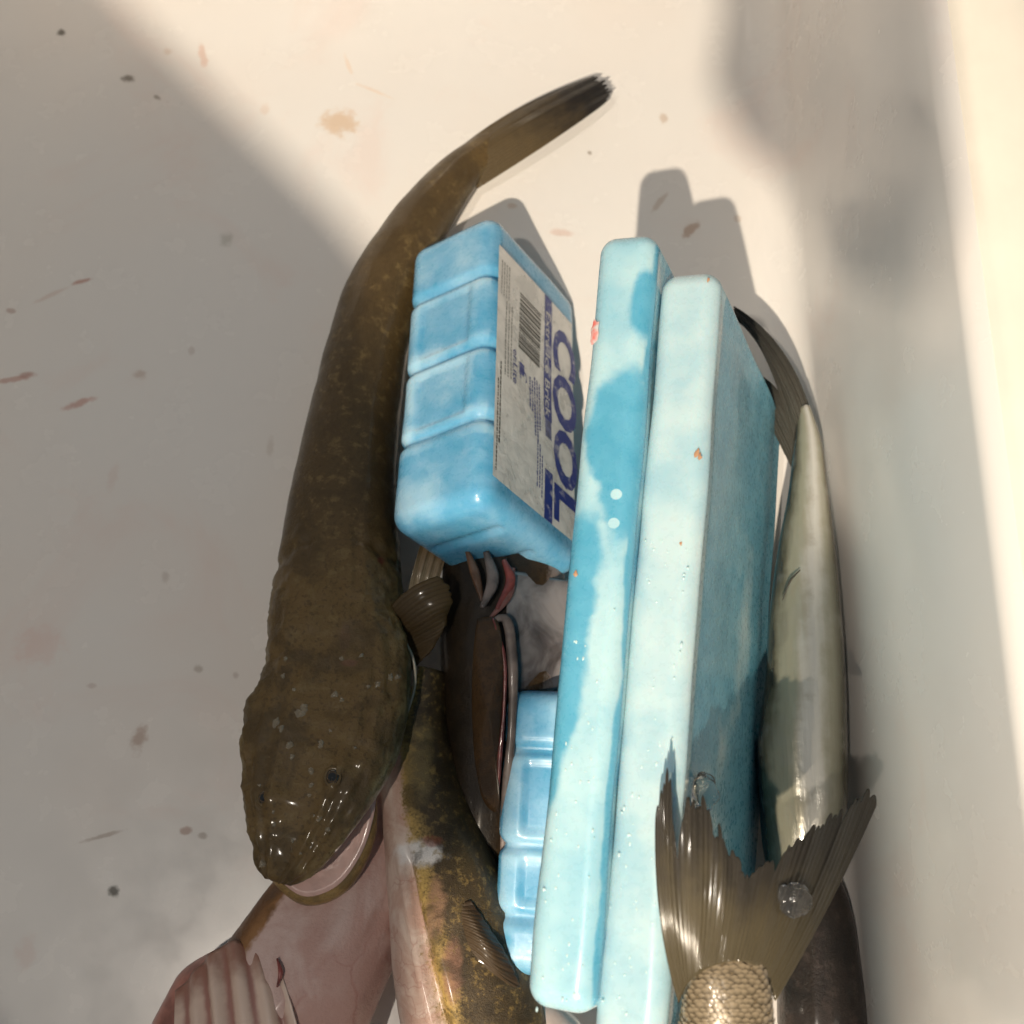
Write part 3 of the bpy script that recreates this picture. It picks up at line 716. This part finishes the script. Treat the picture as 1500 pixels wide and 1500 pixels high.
# slime blobs on the head
km = NT('slime'); km.set(Base_Color=(.40, .35, .26), Roughness=.08, Alpha=.45, Coat_Weight=1.0, Coat_Roughness=.03); M_SLIME = km.m
v, f = [], []
spots = [(438,1045,9),(445,1038,7),(405,1058,8),(412,1066,6),(425,1090,7),(428,1108,5),(470,1090,6),(455,1130,5),(456,1150,5),(453,1165,4),(490,1018,6),(500,1025,4),(572,992,6),(582,992,5),(553,1003,5),(540,1005,4),
         (520,1095,3),(484,1070,3),(468,1200,5),(480,1215,4),(460,1195,3),(400,1190,3),(402,1208,4),(385,1265,6),(430,1010,4),(415,990,4),(418,965,4),(380,1150,3),(530,960,4),(500,965,4),(440,1250,3),(428,1232,3)]
for (px, py, rp) in spots:
    h = on_body(px, py)
    if h[0] is None: continue
    p, nn_ = h[0], h[1]; nn_ = nn_ if nn_.z > 0 else -nn_
    s = nn_.orthogonal().normalized(); t2 = nn_.cross(s); r = rp*mpp(p)*1.0; b = len(v); N = 12
    rs = [random.uniform(.6, 1.25) for _ in range(N)]
    for (kk, hh) in ((1, -.05), (.75, .3), (.35, .45)):
        for j in range(N): a = 2*math.pi*j/N; v.append(p + (s*math.cos(a)+t2*math.sin(a))*(r*kk*rs[j]) + nn_*(r*hh))
    v.append(p + nn_*(r*.48))
    for q in range(2):
        for j in range(N): f.append((b+q*N+j, b+q*N+(j+1) % N, b+(q+1)*N+(j+1) % N, b+(q+1)*N+j))
    for j in range(N): f.append((b+2*N+j, b+2*N+(j+1) % N, b+3*N))
sl = mesh_obj('slime', v, f, M_SLIME, flat); fix_normals(sl); sl['kind'] = 'stuff'

# ------------------------------------------------------------------ 2. gold-flanked fish, belly to the left
M_GOLD = skin('gold_fish_skin', (0.060, 0.040, 0.018), (0.50, 0.33, 0.10), (0.70, 0.56, 0.48), lo=-.16, mid=.04, hi=.34, nscale=110, speck=.5, side=math.radians(-72), coat=.3, namt=.4, spots=[(612,1250,.078,.015,.007,(.80,.76,.74),.9),(634,1232,.078,.006,.003,(.35,.10,.05),.6),(612,1120,.07,.010,.030,(.16,.12,.05),.8),(638,1330,.08,.006,.016,(.30,.17,.10),.85),(664,1420,.08,.006,.016,(.28,.14,.09),.8)])
def gill_groove(a, c, sn, p):
    ph = math.degrees(math.atan2(sn, c)); win = max(0, min(1, (a-.36)/.05))*max(0, min(1, (.85-a)/.1))
    p0 = 60 + (a-.36)*30
    g = -.0042*math.exp(-((ph-p0)/4.0)**2) + .0016*math.exp(-((ph-p0+9)/5)**2) + .0012*math.exp(-((ph-p0-11)/7)**2)
    return win*g + .0008*mnoise.noise(Vector((p.x*70, p.y*40, p.z*70)))
gold = thing('small_fish', 'small fish with gold speckled flank and white belly below the brown fish head', 'fish', loc=tuple(at(640, 1300, 0)))
loft('body', [(628,985,.045,30,.018,.018,0,2),(612,1060,.046,46,.022,.022,0,2),(618,1150,.048,60,.025,.025,0,2),(636,1240,.051,74,.027,.027,0,2),(655,1320,.053,88,.029,.029,0,2),(672,1400,.054,98,.030,.030,0,2),(690,1480,.054,104,.030,.030,0,2),(715,1570,.052,98,.028,.028,0,2),(735,1660,.048,60,.018,.018,0,2),(742,1700,.046,15,.005,.005,0,2)], M_GOLD, gold, nu=180, nv=120, bump=gill_groove)
M_PINKW = simple('pale_membrane', (0.66, 0.52, 0.46), .32, coat=.45, var=.12, scale=60, sss=.15)
fin('pectoral_fin', [(668,1325,.081),(676,1360,.082),(690,1420,.083)], [(690,1318,.081),(752,1415,.077),(766,1465,.071),(728,1490,.080)], fin_material('gold_pectoral', (0.075, 0.047, 0.022), (0.042, 0.025, 0.012), nray=12, coat=.5, rough=.5, translucent=.15), gold, nray=12, ragged=.03, seed=9, ridge=.0001, bulge=.005)

loft('jaw', [(735,1455,.040,14,.006,.008,0,2),(752,1475,.046,30,.010,.014,0,2),(790,1510,.048,48,.014,.018,0,2),(830,1560,.046,52,.014,.018,0,2),(850,1610,.040,30,.008,.010,0,2)], M_PINKW, gold, nu=50, nv=30, bump=lambda a, c, s_, p: .0018*mnoise.noise(Vector((p.x*90, p.y*90, p.z*60))))
# ------------------------------------------------------------------ 3. gutted dark fish with the cut belly
M_DARK = skin('dark_fish_skin', (0.022, 0.014, 0.007), (0.05, 0.028, 0.011), (0.34, 0.32, 0.30), lo=-.3, mid=.0, hi=.4, nscale=80, speck=.4, side=math.radians(50), coat=.35, namt=.35)
dark = thing('gutted_fish', 'dark gutted fish with a red cut edge and grey belly beneath the labelled block', 'fish', loc=tuple(at(730, 1000, 0)))
loft('body', [(735,700,.045,50,.020,.022,0,2),(735,780,.046,80,.026,.026,0,2),(738,880,.046,92,.028,.027,0,2),(735,980,.044,90,.028,.026,0,2),(722,1080,.042,74,.026,.024,0,2),(708,1180,.038,58,.022,.022,0,2),(702,1280,.034,42,.017,.018,0,2),(705,1380,.03,28,.012,.013,0,2)], M_DARK, dark, nu=110, nv=48)
M_BROWN = skin('brown_flap_skin', (0.070, 0.034, 0.010), (0.08, 0.04, 0.012), (0.09, 0.05, 0.018), speck=.8, nscale=130, coat=.4)
patch_from_outline('belly_flap', [(700,905,.083),(725,905,.086),(737,960,.086),(735,1040,.082),(730,1110,.078),(726,1190,.070),(712,1180,.069),(698,1130,.072),(692,1060,.076),(692,980,.080),(697,920,.0825),(700,905,.083)], (714,1040,.083), M_BROWN, dark, sink=-.0015, thick=.003)
M_RED = simple('raw_flesh', (0.20, 0.045, 0.036), .25, coat=.6, var=.35, scale=120, bump=.3, sss=.15)
tube('cut_edge', [(722,905,.086),(738,960,.0855),(738,1040,.082),(732,1110,.078),(728,1188,.070)], [.0005,.0011,.0008,.0012,.0004], M_RED, dark, flat=.6)
tube('silver_lining', [(712,915,.084),(738,905,.086),(750,960,.084),(750,1060,.078),(742,1160,.072),(735,1260,.062)], [.0008,.0024,.0028,.0022,.0026,.001], simple('silver_lining', (.15, .115, .10), .5, coat=.1, var=.45, scale=60, bump=.4), dark, flat=.5)
for q, (pts, r) in enumerate([([(684,806,.078),(696,840,.081),(706,880,.082)], .0026), ([(712,808,.080),(722,850,.082),(706,890,.084)], .0034), ([(738,820,.080),(748,850,.081),(728,892,.084)], .0028), ([(752,832,.078),(746,870,.082),(716,908,.084)], .0022)]):
    tube('gut_fold', pts, [r*.5, r, r*.4], [simple('gut_brown', (.13, .06, .03), .3, coat=.5, var=.4, scale=90, bump=.5), simple('gut_grey', (.17, .13, .115), .3, coat=.5, var=.4, scale=90, bump=.5), M_RED, simple('gut_pink', (.20, .085, .07), .3, coat=.5, var=.4, scale=90, bump=.5)][q], dark, flat=.55)
# grey wet belly skin spread to the right
km = NT('wet_grey_skin'); nz = km.noise(38, 4, .55, dist=.5); km.set(Base_Color=km.mix(km.rng(nz, .35, .68), (.07, .06, .06), (.27, .25, .25)), Roughness=.22, Coat_Weight=.7, Coat_Roughness=.08, Normal=km.bump(nz, .35, .003)); M_WET = km.m
patch_from_outline('belly_skin', [(745,835,.078),(800,845,.066),(850,860,.06),(850,960,.056),(815,1010,.055),(765,1030,.066),(748,980,.076),(742,900,.080),(745,835,.078)], (790,930,.070), M_WET, dark, sink=-.003, thick=.003)

# ------------------------------------------------------------------ 4. pale upturned fish, lower left
M_PALE = skin('pale_belly_skin', (0.14, 0.062, 0.022), (0.30, 0.15, 0.06), (0.62, 0.46, 0.42), lo=.02, mid=-.12, hi=-.35, nscale=45, speck=.0, coat=.3, side=math.radians(-48), namt=.22, rough=.42)
pale = thing('upturned_fish', 'pale pink upturned fish with open gill ridges in the lower left corner', 'fish', loc=tuple(at(460, 1420, 0)))
loft('body', [(578,1120,.022,40,.016,.016,0,2),(556,1200,.028,70,.020,.020,0,2),(520,1290,.034,96,.024,.024,0,2),(478,1370,.038,108,.027,.026,0,2),(440,1440,.040,118,.028,.028,0,2),(400,1520,.040,126,.028,.028,0,2),(360,1600,.038,120,.026,.026,0,2),(325,1680,.036,70,.016,.016,0,2)], M_PALE, pale, nu=160, nv=96, bump=lambda a, c, s_, p: .0022*mnoise.noise(Vector(((p.x-p.y*.6)*55, (p.y+p.x*.6)*12, p.z*30))) + .0012*mnoise.noise(Vector(((p.x-p.y*.6)*160, (p.y+p.x*.6)*30, p.z*90))))
M_RAY = simple('gill_ray', (0.50, 0.35, 0.27), .35, coat=.4, var=.18, scale=70, sss=.15); M_GILLR = simple('gill_red', (0.33, 0.14, 0.11), .35, coat=.4, var=.35, scale=60)
km = NT('gill_fan'); fs, ft = km.attr('fs'), km.attr('ft')
cr = km.math('POWER', km.math('ABSOLUTE', km.math('COSINE', km.math('MULTIPLY', fs, math.pi*5))), .9)
c = km.mix(km.rng(km.math('ADD', cr, km.math('MULTIPLY', km.math('SUBTRACT', km.noise(140, 4), .5), .6)), .15, .8), (.34, .17, .14), (.68, .52, .43))
c = km.mix(km.rng(km.math('ADD', ft, km.math('MULTIPLY', km.noise(90, 3), .3)), .9, 1.15), c, (.30, .14, .10))
km.set(Base_Color=c, Roughness=.38, Coat_Weight=.35, Coat_Roughness=.1, Normal=km.bump(km.noise(180, 4), .4, .001)); M_FAN = km.m
fin('gill_fan', [(250,1640,.056),(330,1640,.062),(392,1640,.066),(452,1640,.062)], [(262,1452,.048),(300,1408,.052),(342,1378,.056),(378,1396,.059),(406,1400,.062)], M_FAN, pale, nray=5, ns=120, nt=40, ridge=.0050, thick=.001, mid=[(258,1545,.062),(318,1520,.066),(370,1510,.071),(402,1510,.070),(434,1510,.066)], seed=41)
loft('gill_cover', [(352,1385,.040,10,.004,.004,0,2),(335,1425,.040,55,.012,.012,0,2),(318,1475,.040,74,.015,.016,0,2),(300,1540,.038,84,.016,.016,0,2),(285,1610,.034,40,.010,.010,0,2)], M_GILLR, pale, nu=50, nv=28, bump=lambda a, c, s, p: .0022*mnoise.noise(Vector((p.x*90, p.y*25, p.z*60))))
tube('blood_clot', [(406,1404,.068),(411,1425,.0695),(406,1446,.0695)], [.0005, .0012, .0005], M_RED, pale)

# ------------------------------------------------------------------ 5. silver fish along the right wall
km = NT('silver_skin'); fc, fv = km.attr('fc'), km.attr('fv'); n1 = km.noise(60, 4, .6); nL = km.n('ShaderNodeTexNoise', i_Vector=km.n('ShaderNodeMapping', i_Vector=km.obj(), i_Scale=(140, 12, 140)).outputs[0], i_Scale=1.0, i_Detail=3).outputs['Fac']
a_ = km.math('ADD', km.math('ABSOLUTE', km.math('ADD', fc, km.math('MULTIPLY', km.math('SUBTRACT', n1, .5), .5))), km.math('MULTIPLY', km.math('SUBTRACT', nL, .5), .55))
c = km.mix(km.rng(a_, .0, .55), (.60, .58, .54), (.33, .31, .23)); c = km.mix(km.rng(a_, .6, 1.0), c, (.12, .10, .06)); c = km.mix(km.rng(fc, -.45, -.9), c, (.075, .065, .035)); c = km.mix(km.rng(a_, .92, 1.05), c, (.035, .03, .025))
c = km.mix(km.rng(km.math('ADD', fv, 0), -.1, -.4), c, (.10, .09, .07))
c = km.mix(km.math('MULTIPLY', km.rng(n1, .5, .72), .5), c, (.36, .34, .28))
km.set(Base_Color=c, Roughness=.24, Metallic=.25, Coat_Weight=.6, Coat_Roughness=.08, Normal=km.bump(km.math('ADD', nL, km.math('MULTIPLY', n1, .5)), .4, .002)); M_SILVER = km.m
silver = thing('silver_fish', 'silver fish belly up along the right wall with a dark forked tail', 'fish', loc=tuple(at(1175, 950, 0)))
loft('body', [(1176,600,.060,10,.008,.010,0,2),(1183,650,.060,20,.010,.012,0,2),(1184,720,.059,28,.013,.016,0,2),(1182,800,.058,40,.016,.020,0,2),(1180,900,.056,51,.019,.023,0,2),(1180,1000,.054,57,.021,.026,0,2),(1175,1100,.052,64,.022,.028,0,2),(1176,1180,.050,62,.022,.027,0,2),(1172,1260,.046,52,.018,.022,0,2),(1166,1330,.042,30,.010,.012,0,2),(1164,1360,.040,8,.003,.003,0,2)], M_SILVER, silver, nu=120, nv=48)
M_SILT = fin_material('silver_tail', (0.060, 0.055, 0.043), (0.022, 0.021, 0.018), nray=12, coat=.2, rough=.5)
fin('tail_fin', [(1206,712,.056),(1190,700,.056),(1172,690,.056)], [(1074,448,.058),(1074,456,.058),(1078,470,.056)], M_SILT, silver, nray=9, seed=11, mid=[(1166,548,.066),(1150,556,.067),(1128,540,.060)], thick=.0014)
fin('tail_fin', [(1188,690,.054),(1180,696,.052),(1172,710,.048)], [(1104,545,.050),(1102,560,.048),(1104,580,.044)], M_SILT, silver, nray=8, seed=12, mid=[(1152,590,.060),(1140,606,.056),(1128,622,.048)], thick=.0014)
tube('fin_edge', [(1146,880,.073),(1158,850,.075),(1172,835,.076)], [.0002, .0006, .0003], simple('dark_line', (.05, .045, .035), .4), silver)

# ------------------------------------------------------------------ 6. bream tail in the lower right foreground
M_BREAM = skin('scaly_skin', (0.30, 0.22, 0.12), (0.34, 0.26, 0.15), (0.42, 0.34, 0.22), speck=.35, nscale=130, coat=.4, rough=.35, bumpy=.15)
bream = thing('scaly_fish', 'scaly brown fish with ragged forked tail rising in the lower right foreground', 'fish', loc=tuple(at(1060, 1480, 0)))
st = [(1073,1388,.202,30,.0012,.002,0,2),(1072,1410,.200,46,.005,.006,0,2),(1069,1440,.198,60,.009,.010,0,2),(1066,1470,.196,66,.012,.012,0,2),(1064,1500,.194,69,.014,.014,0,2),(1062,1560,.188,80,.017,.017,0,2),(1060,1640,.175,92,.020,.022,0,2),(1060,1720,.160,100,.022,.024,0,2)]
bream_body = loft('body', st, M_BREAM, bream, nu=90, nv=48)
# scales of the tail root: overlapping rounded plates
M_SCALE = NT('scale_plate'); nz = M_SCALE.math('ADD', M_SCALE.attr('se'), M_SCALE.math('MULTIPLY', M_SCALE.noise(160, 3), .5)); M_SCALE.set(Base_Color=M_SCALE.mix(M_SCALE.rng(nz, .1, 1.1), (.055, .04, .022), (.30, .235, .15)), Roughness=.3, Metallic=.1, Coat_Weight=.5, Coat_Roughness=.08); M_SCALE = M_SCALE.m
bmt = bmesh.new(); bmt.from_mesh(bream_body.data); bvh2 = BVHTree.FromBMesh(bmt); bmt.free()
v, f, se = [], [], []
for row, py in enumerate(np.arange(1392, 1530, 7.0)):
    for px in np.arange(986 + (row % 2)*5, 1134, 10.0):
        pxx, pyy = px + random.uniform(-1.9, 1.9), py + random.uniform(-1.5, 1.5)
        if random.random() < max(0, (1428 + 8*math.sin(pxx*.09) - pyy)/36): continue
        o = Vector((0, 0, CAM_H)); h = bvh2.ray_cast(o, (at(pxx, pyy, 0)-o).normalized())
        if h[0] is None: continue
        p, nm = h[0], h[1]; nm = nm if nm.z > 0 else -nm
        fwd = (at(pxx, pyy-5, p.z) - p); fwd = (fwd - nm*fwd.dot(nm)).normalized(); sd = fwd.cross(nm)
        r = 6.6*mpp(p)*random.uniform(.8, 1.15); b = len(v); tilt = random.uniform(.20, .34)
        for (a, l) in ((-.9, -.7), (-1, .1), (-.75, .7), (0, 1.0), (.75, .7), (1, .1), (.9, -.7)):
            v.append(p + sd*(r*a) + fwd*(r*l) + nm*(.00012 + r*tilt*(l+.7)*.6 - r*.12*a*a))
        se += [0, .2, .7, 1, .7, .2, 0, .45]
        v.append(p + fwd*(r*.1) + nm*(.00018 + r*tilt*.62))
        for j in range(7): f.append((b+j, b+(j+1) % 7, b+7))
sc = mesh_obj('scales', v, f, M_SCALE, bream, attrs={'se': se}); fix_normals(sc); sc['kind'] = 'stuff'
M_BTAIL = fin_material('bream_tail', (0.125, 0.100, 0.054), (0.042, 0.035, 0.027), nray=34, coat=.7, rough=.5, translucent=.28)
# left lobe and right lobe, meeting at the notch
fin('tail_lobe', [(994,1470,.199),(1010,1438,.203),(1042,1416,.207),(1074,1408,.2085)], [(962,1172,.216),(978,1124,.216),(1004,1168,.214),(1018,1152,.213),(1048,1196,.211),(1066,1232,.210),(1090,1268,.209),(1098,1288,.208)], M_BTAIL, bream, nray=20, ns=200, nt=44, ragged=.08, seed=21, notches=((.30, .07, .30), (.47, .04, .08), (.62, .04, .10), (.78, .04, .08)), ridge=.00034, thick=.0007,
    mid=[(965,1330,.209),(988,1295,.211),(1015,1288,.2115),(1032,1292,.211),(1052,1304,.2105),(1066,1318,.210),(1078,1336,.209),(1086,1348,.2085)])
fin('tail_lobe', [(1072,1408,.2085),(1096,1410,.206),(1120,1428,.200),(1136,1466,.193)], [(1097,1284,.208),(1120,1264,.204),(1148,1246,.199),(1170,1222,.193),(1206,1198,.184),(1240,1176,.175),(1276,1154,.166),(1288,1168,.164)], M_BTAIL, bream, nray=20, ns=200, nt=44, ragged=.06, seed=25, notches=((.20, .04, .12), (.42, .03, .08), (.75, .04, .10)), ridge=.00034, thick=.0007,
    mid=[(1084,1346,.2085),(1104,1338,.206),(1128,1330,.202),(1148,1320,.198),(1170,1315,.193),(1190,1312,.188),(1208,1314,.183),(1218,1320,.180)])
# dark body of another fish low between the pack and the wall
M_LOW = skin('low_fish_skin', (0.035, 0.025, 0.02), (0.13, 0.09, 0.075), (0.22, 0.16, 0.14), coat=.5, nscale=50)
low = thing('dim_fish', 'dim brownish fish low in the gap under the ragged forked tail', 'fish', loc=tuple(at(1190, 1450, 0)))
loft('body', [(1190,1250,.020,20,.008,.008,0,2),(1195,1320,.022,48,.014,.014,0,2),(1200,1420,.024,60,.018,.018,0,2),(1205,1520,.024,64,.020,.020,0,2),(1210,1640,.022,50,.016,.016,0,2)], M_LOW, low, nu=60, nv=32)
fin('side_fin', [(1185,1330,.036),(1190,1400,.040)], [(1225,1345,.034),(1230,1430,.034)], M_SILT, low, nray=8, seed=31)

# ------------------------------------------------------------------ melting ice lumps
km = NT('melting_ice'); nz = km.noise(220, 3); km.set(Base_Color=(.93, .92, .90), Roughness=km.rng(nz, .35, .7, .04, .3), IOR=1.31, Transmission_Weight=.95, Normal=km.bump(nz, .4, .001)); M_ICE = km.m
def ice(label, px, py, z, rx, ry, rz, seed):
    p = at(px, py, z); m = mpp(p); bm = bmesh.new(); bmesh.ops.create_icosphere(bm, subdivisions=4, radius=1)
    for w_ in bm.verts:
        n0 = mnoise.noise(w_.co*1.6 + Vector((seed, 0, 0)))*.28 + mnoise.noise(w_.co*4 + Vector((0, seed, 0)))*.08
        w_.co *= 1 + n0; w_.co = Vector((w_.co.x*rx*m, w_.co.y*ry*m, w_.co.z*rz*m))
    me = bpy.data.meshes.new('ice_lump'); bm.to_mesh(me); bm.free(); me.polygons.foreach_set('use_smooth', [True]*len(me.polygons)); me.materials.append(M_ICE)
    o = bpy.data.objects.new('ice_lump', me); COL.objects.link(o); o.location = p
    o['label'] = label; o['category'] = 'ice'; o['group'] = 'melting ice lumps'; return o
ice('small melting ice lump on the right lobe of the ragged tail', 1163, 1318, .1985, 28, 24, 12, 3)
ice('small clear ice lump on the pale flat pack behind the ragged tail', 1030, 1160, .172, 22, 26, 12, 8)
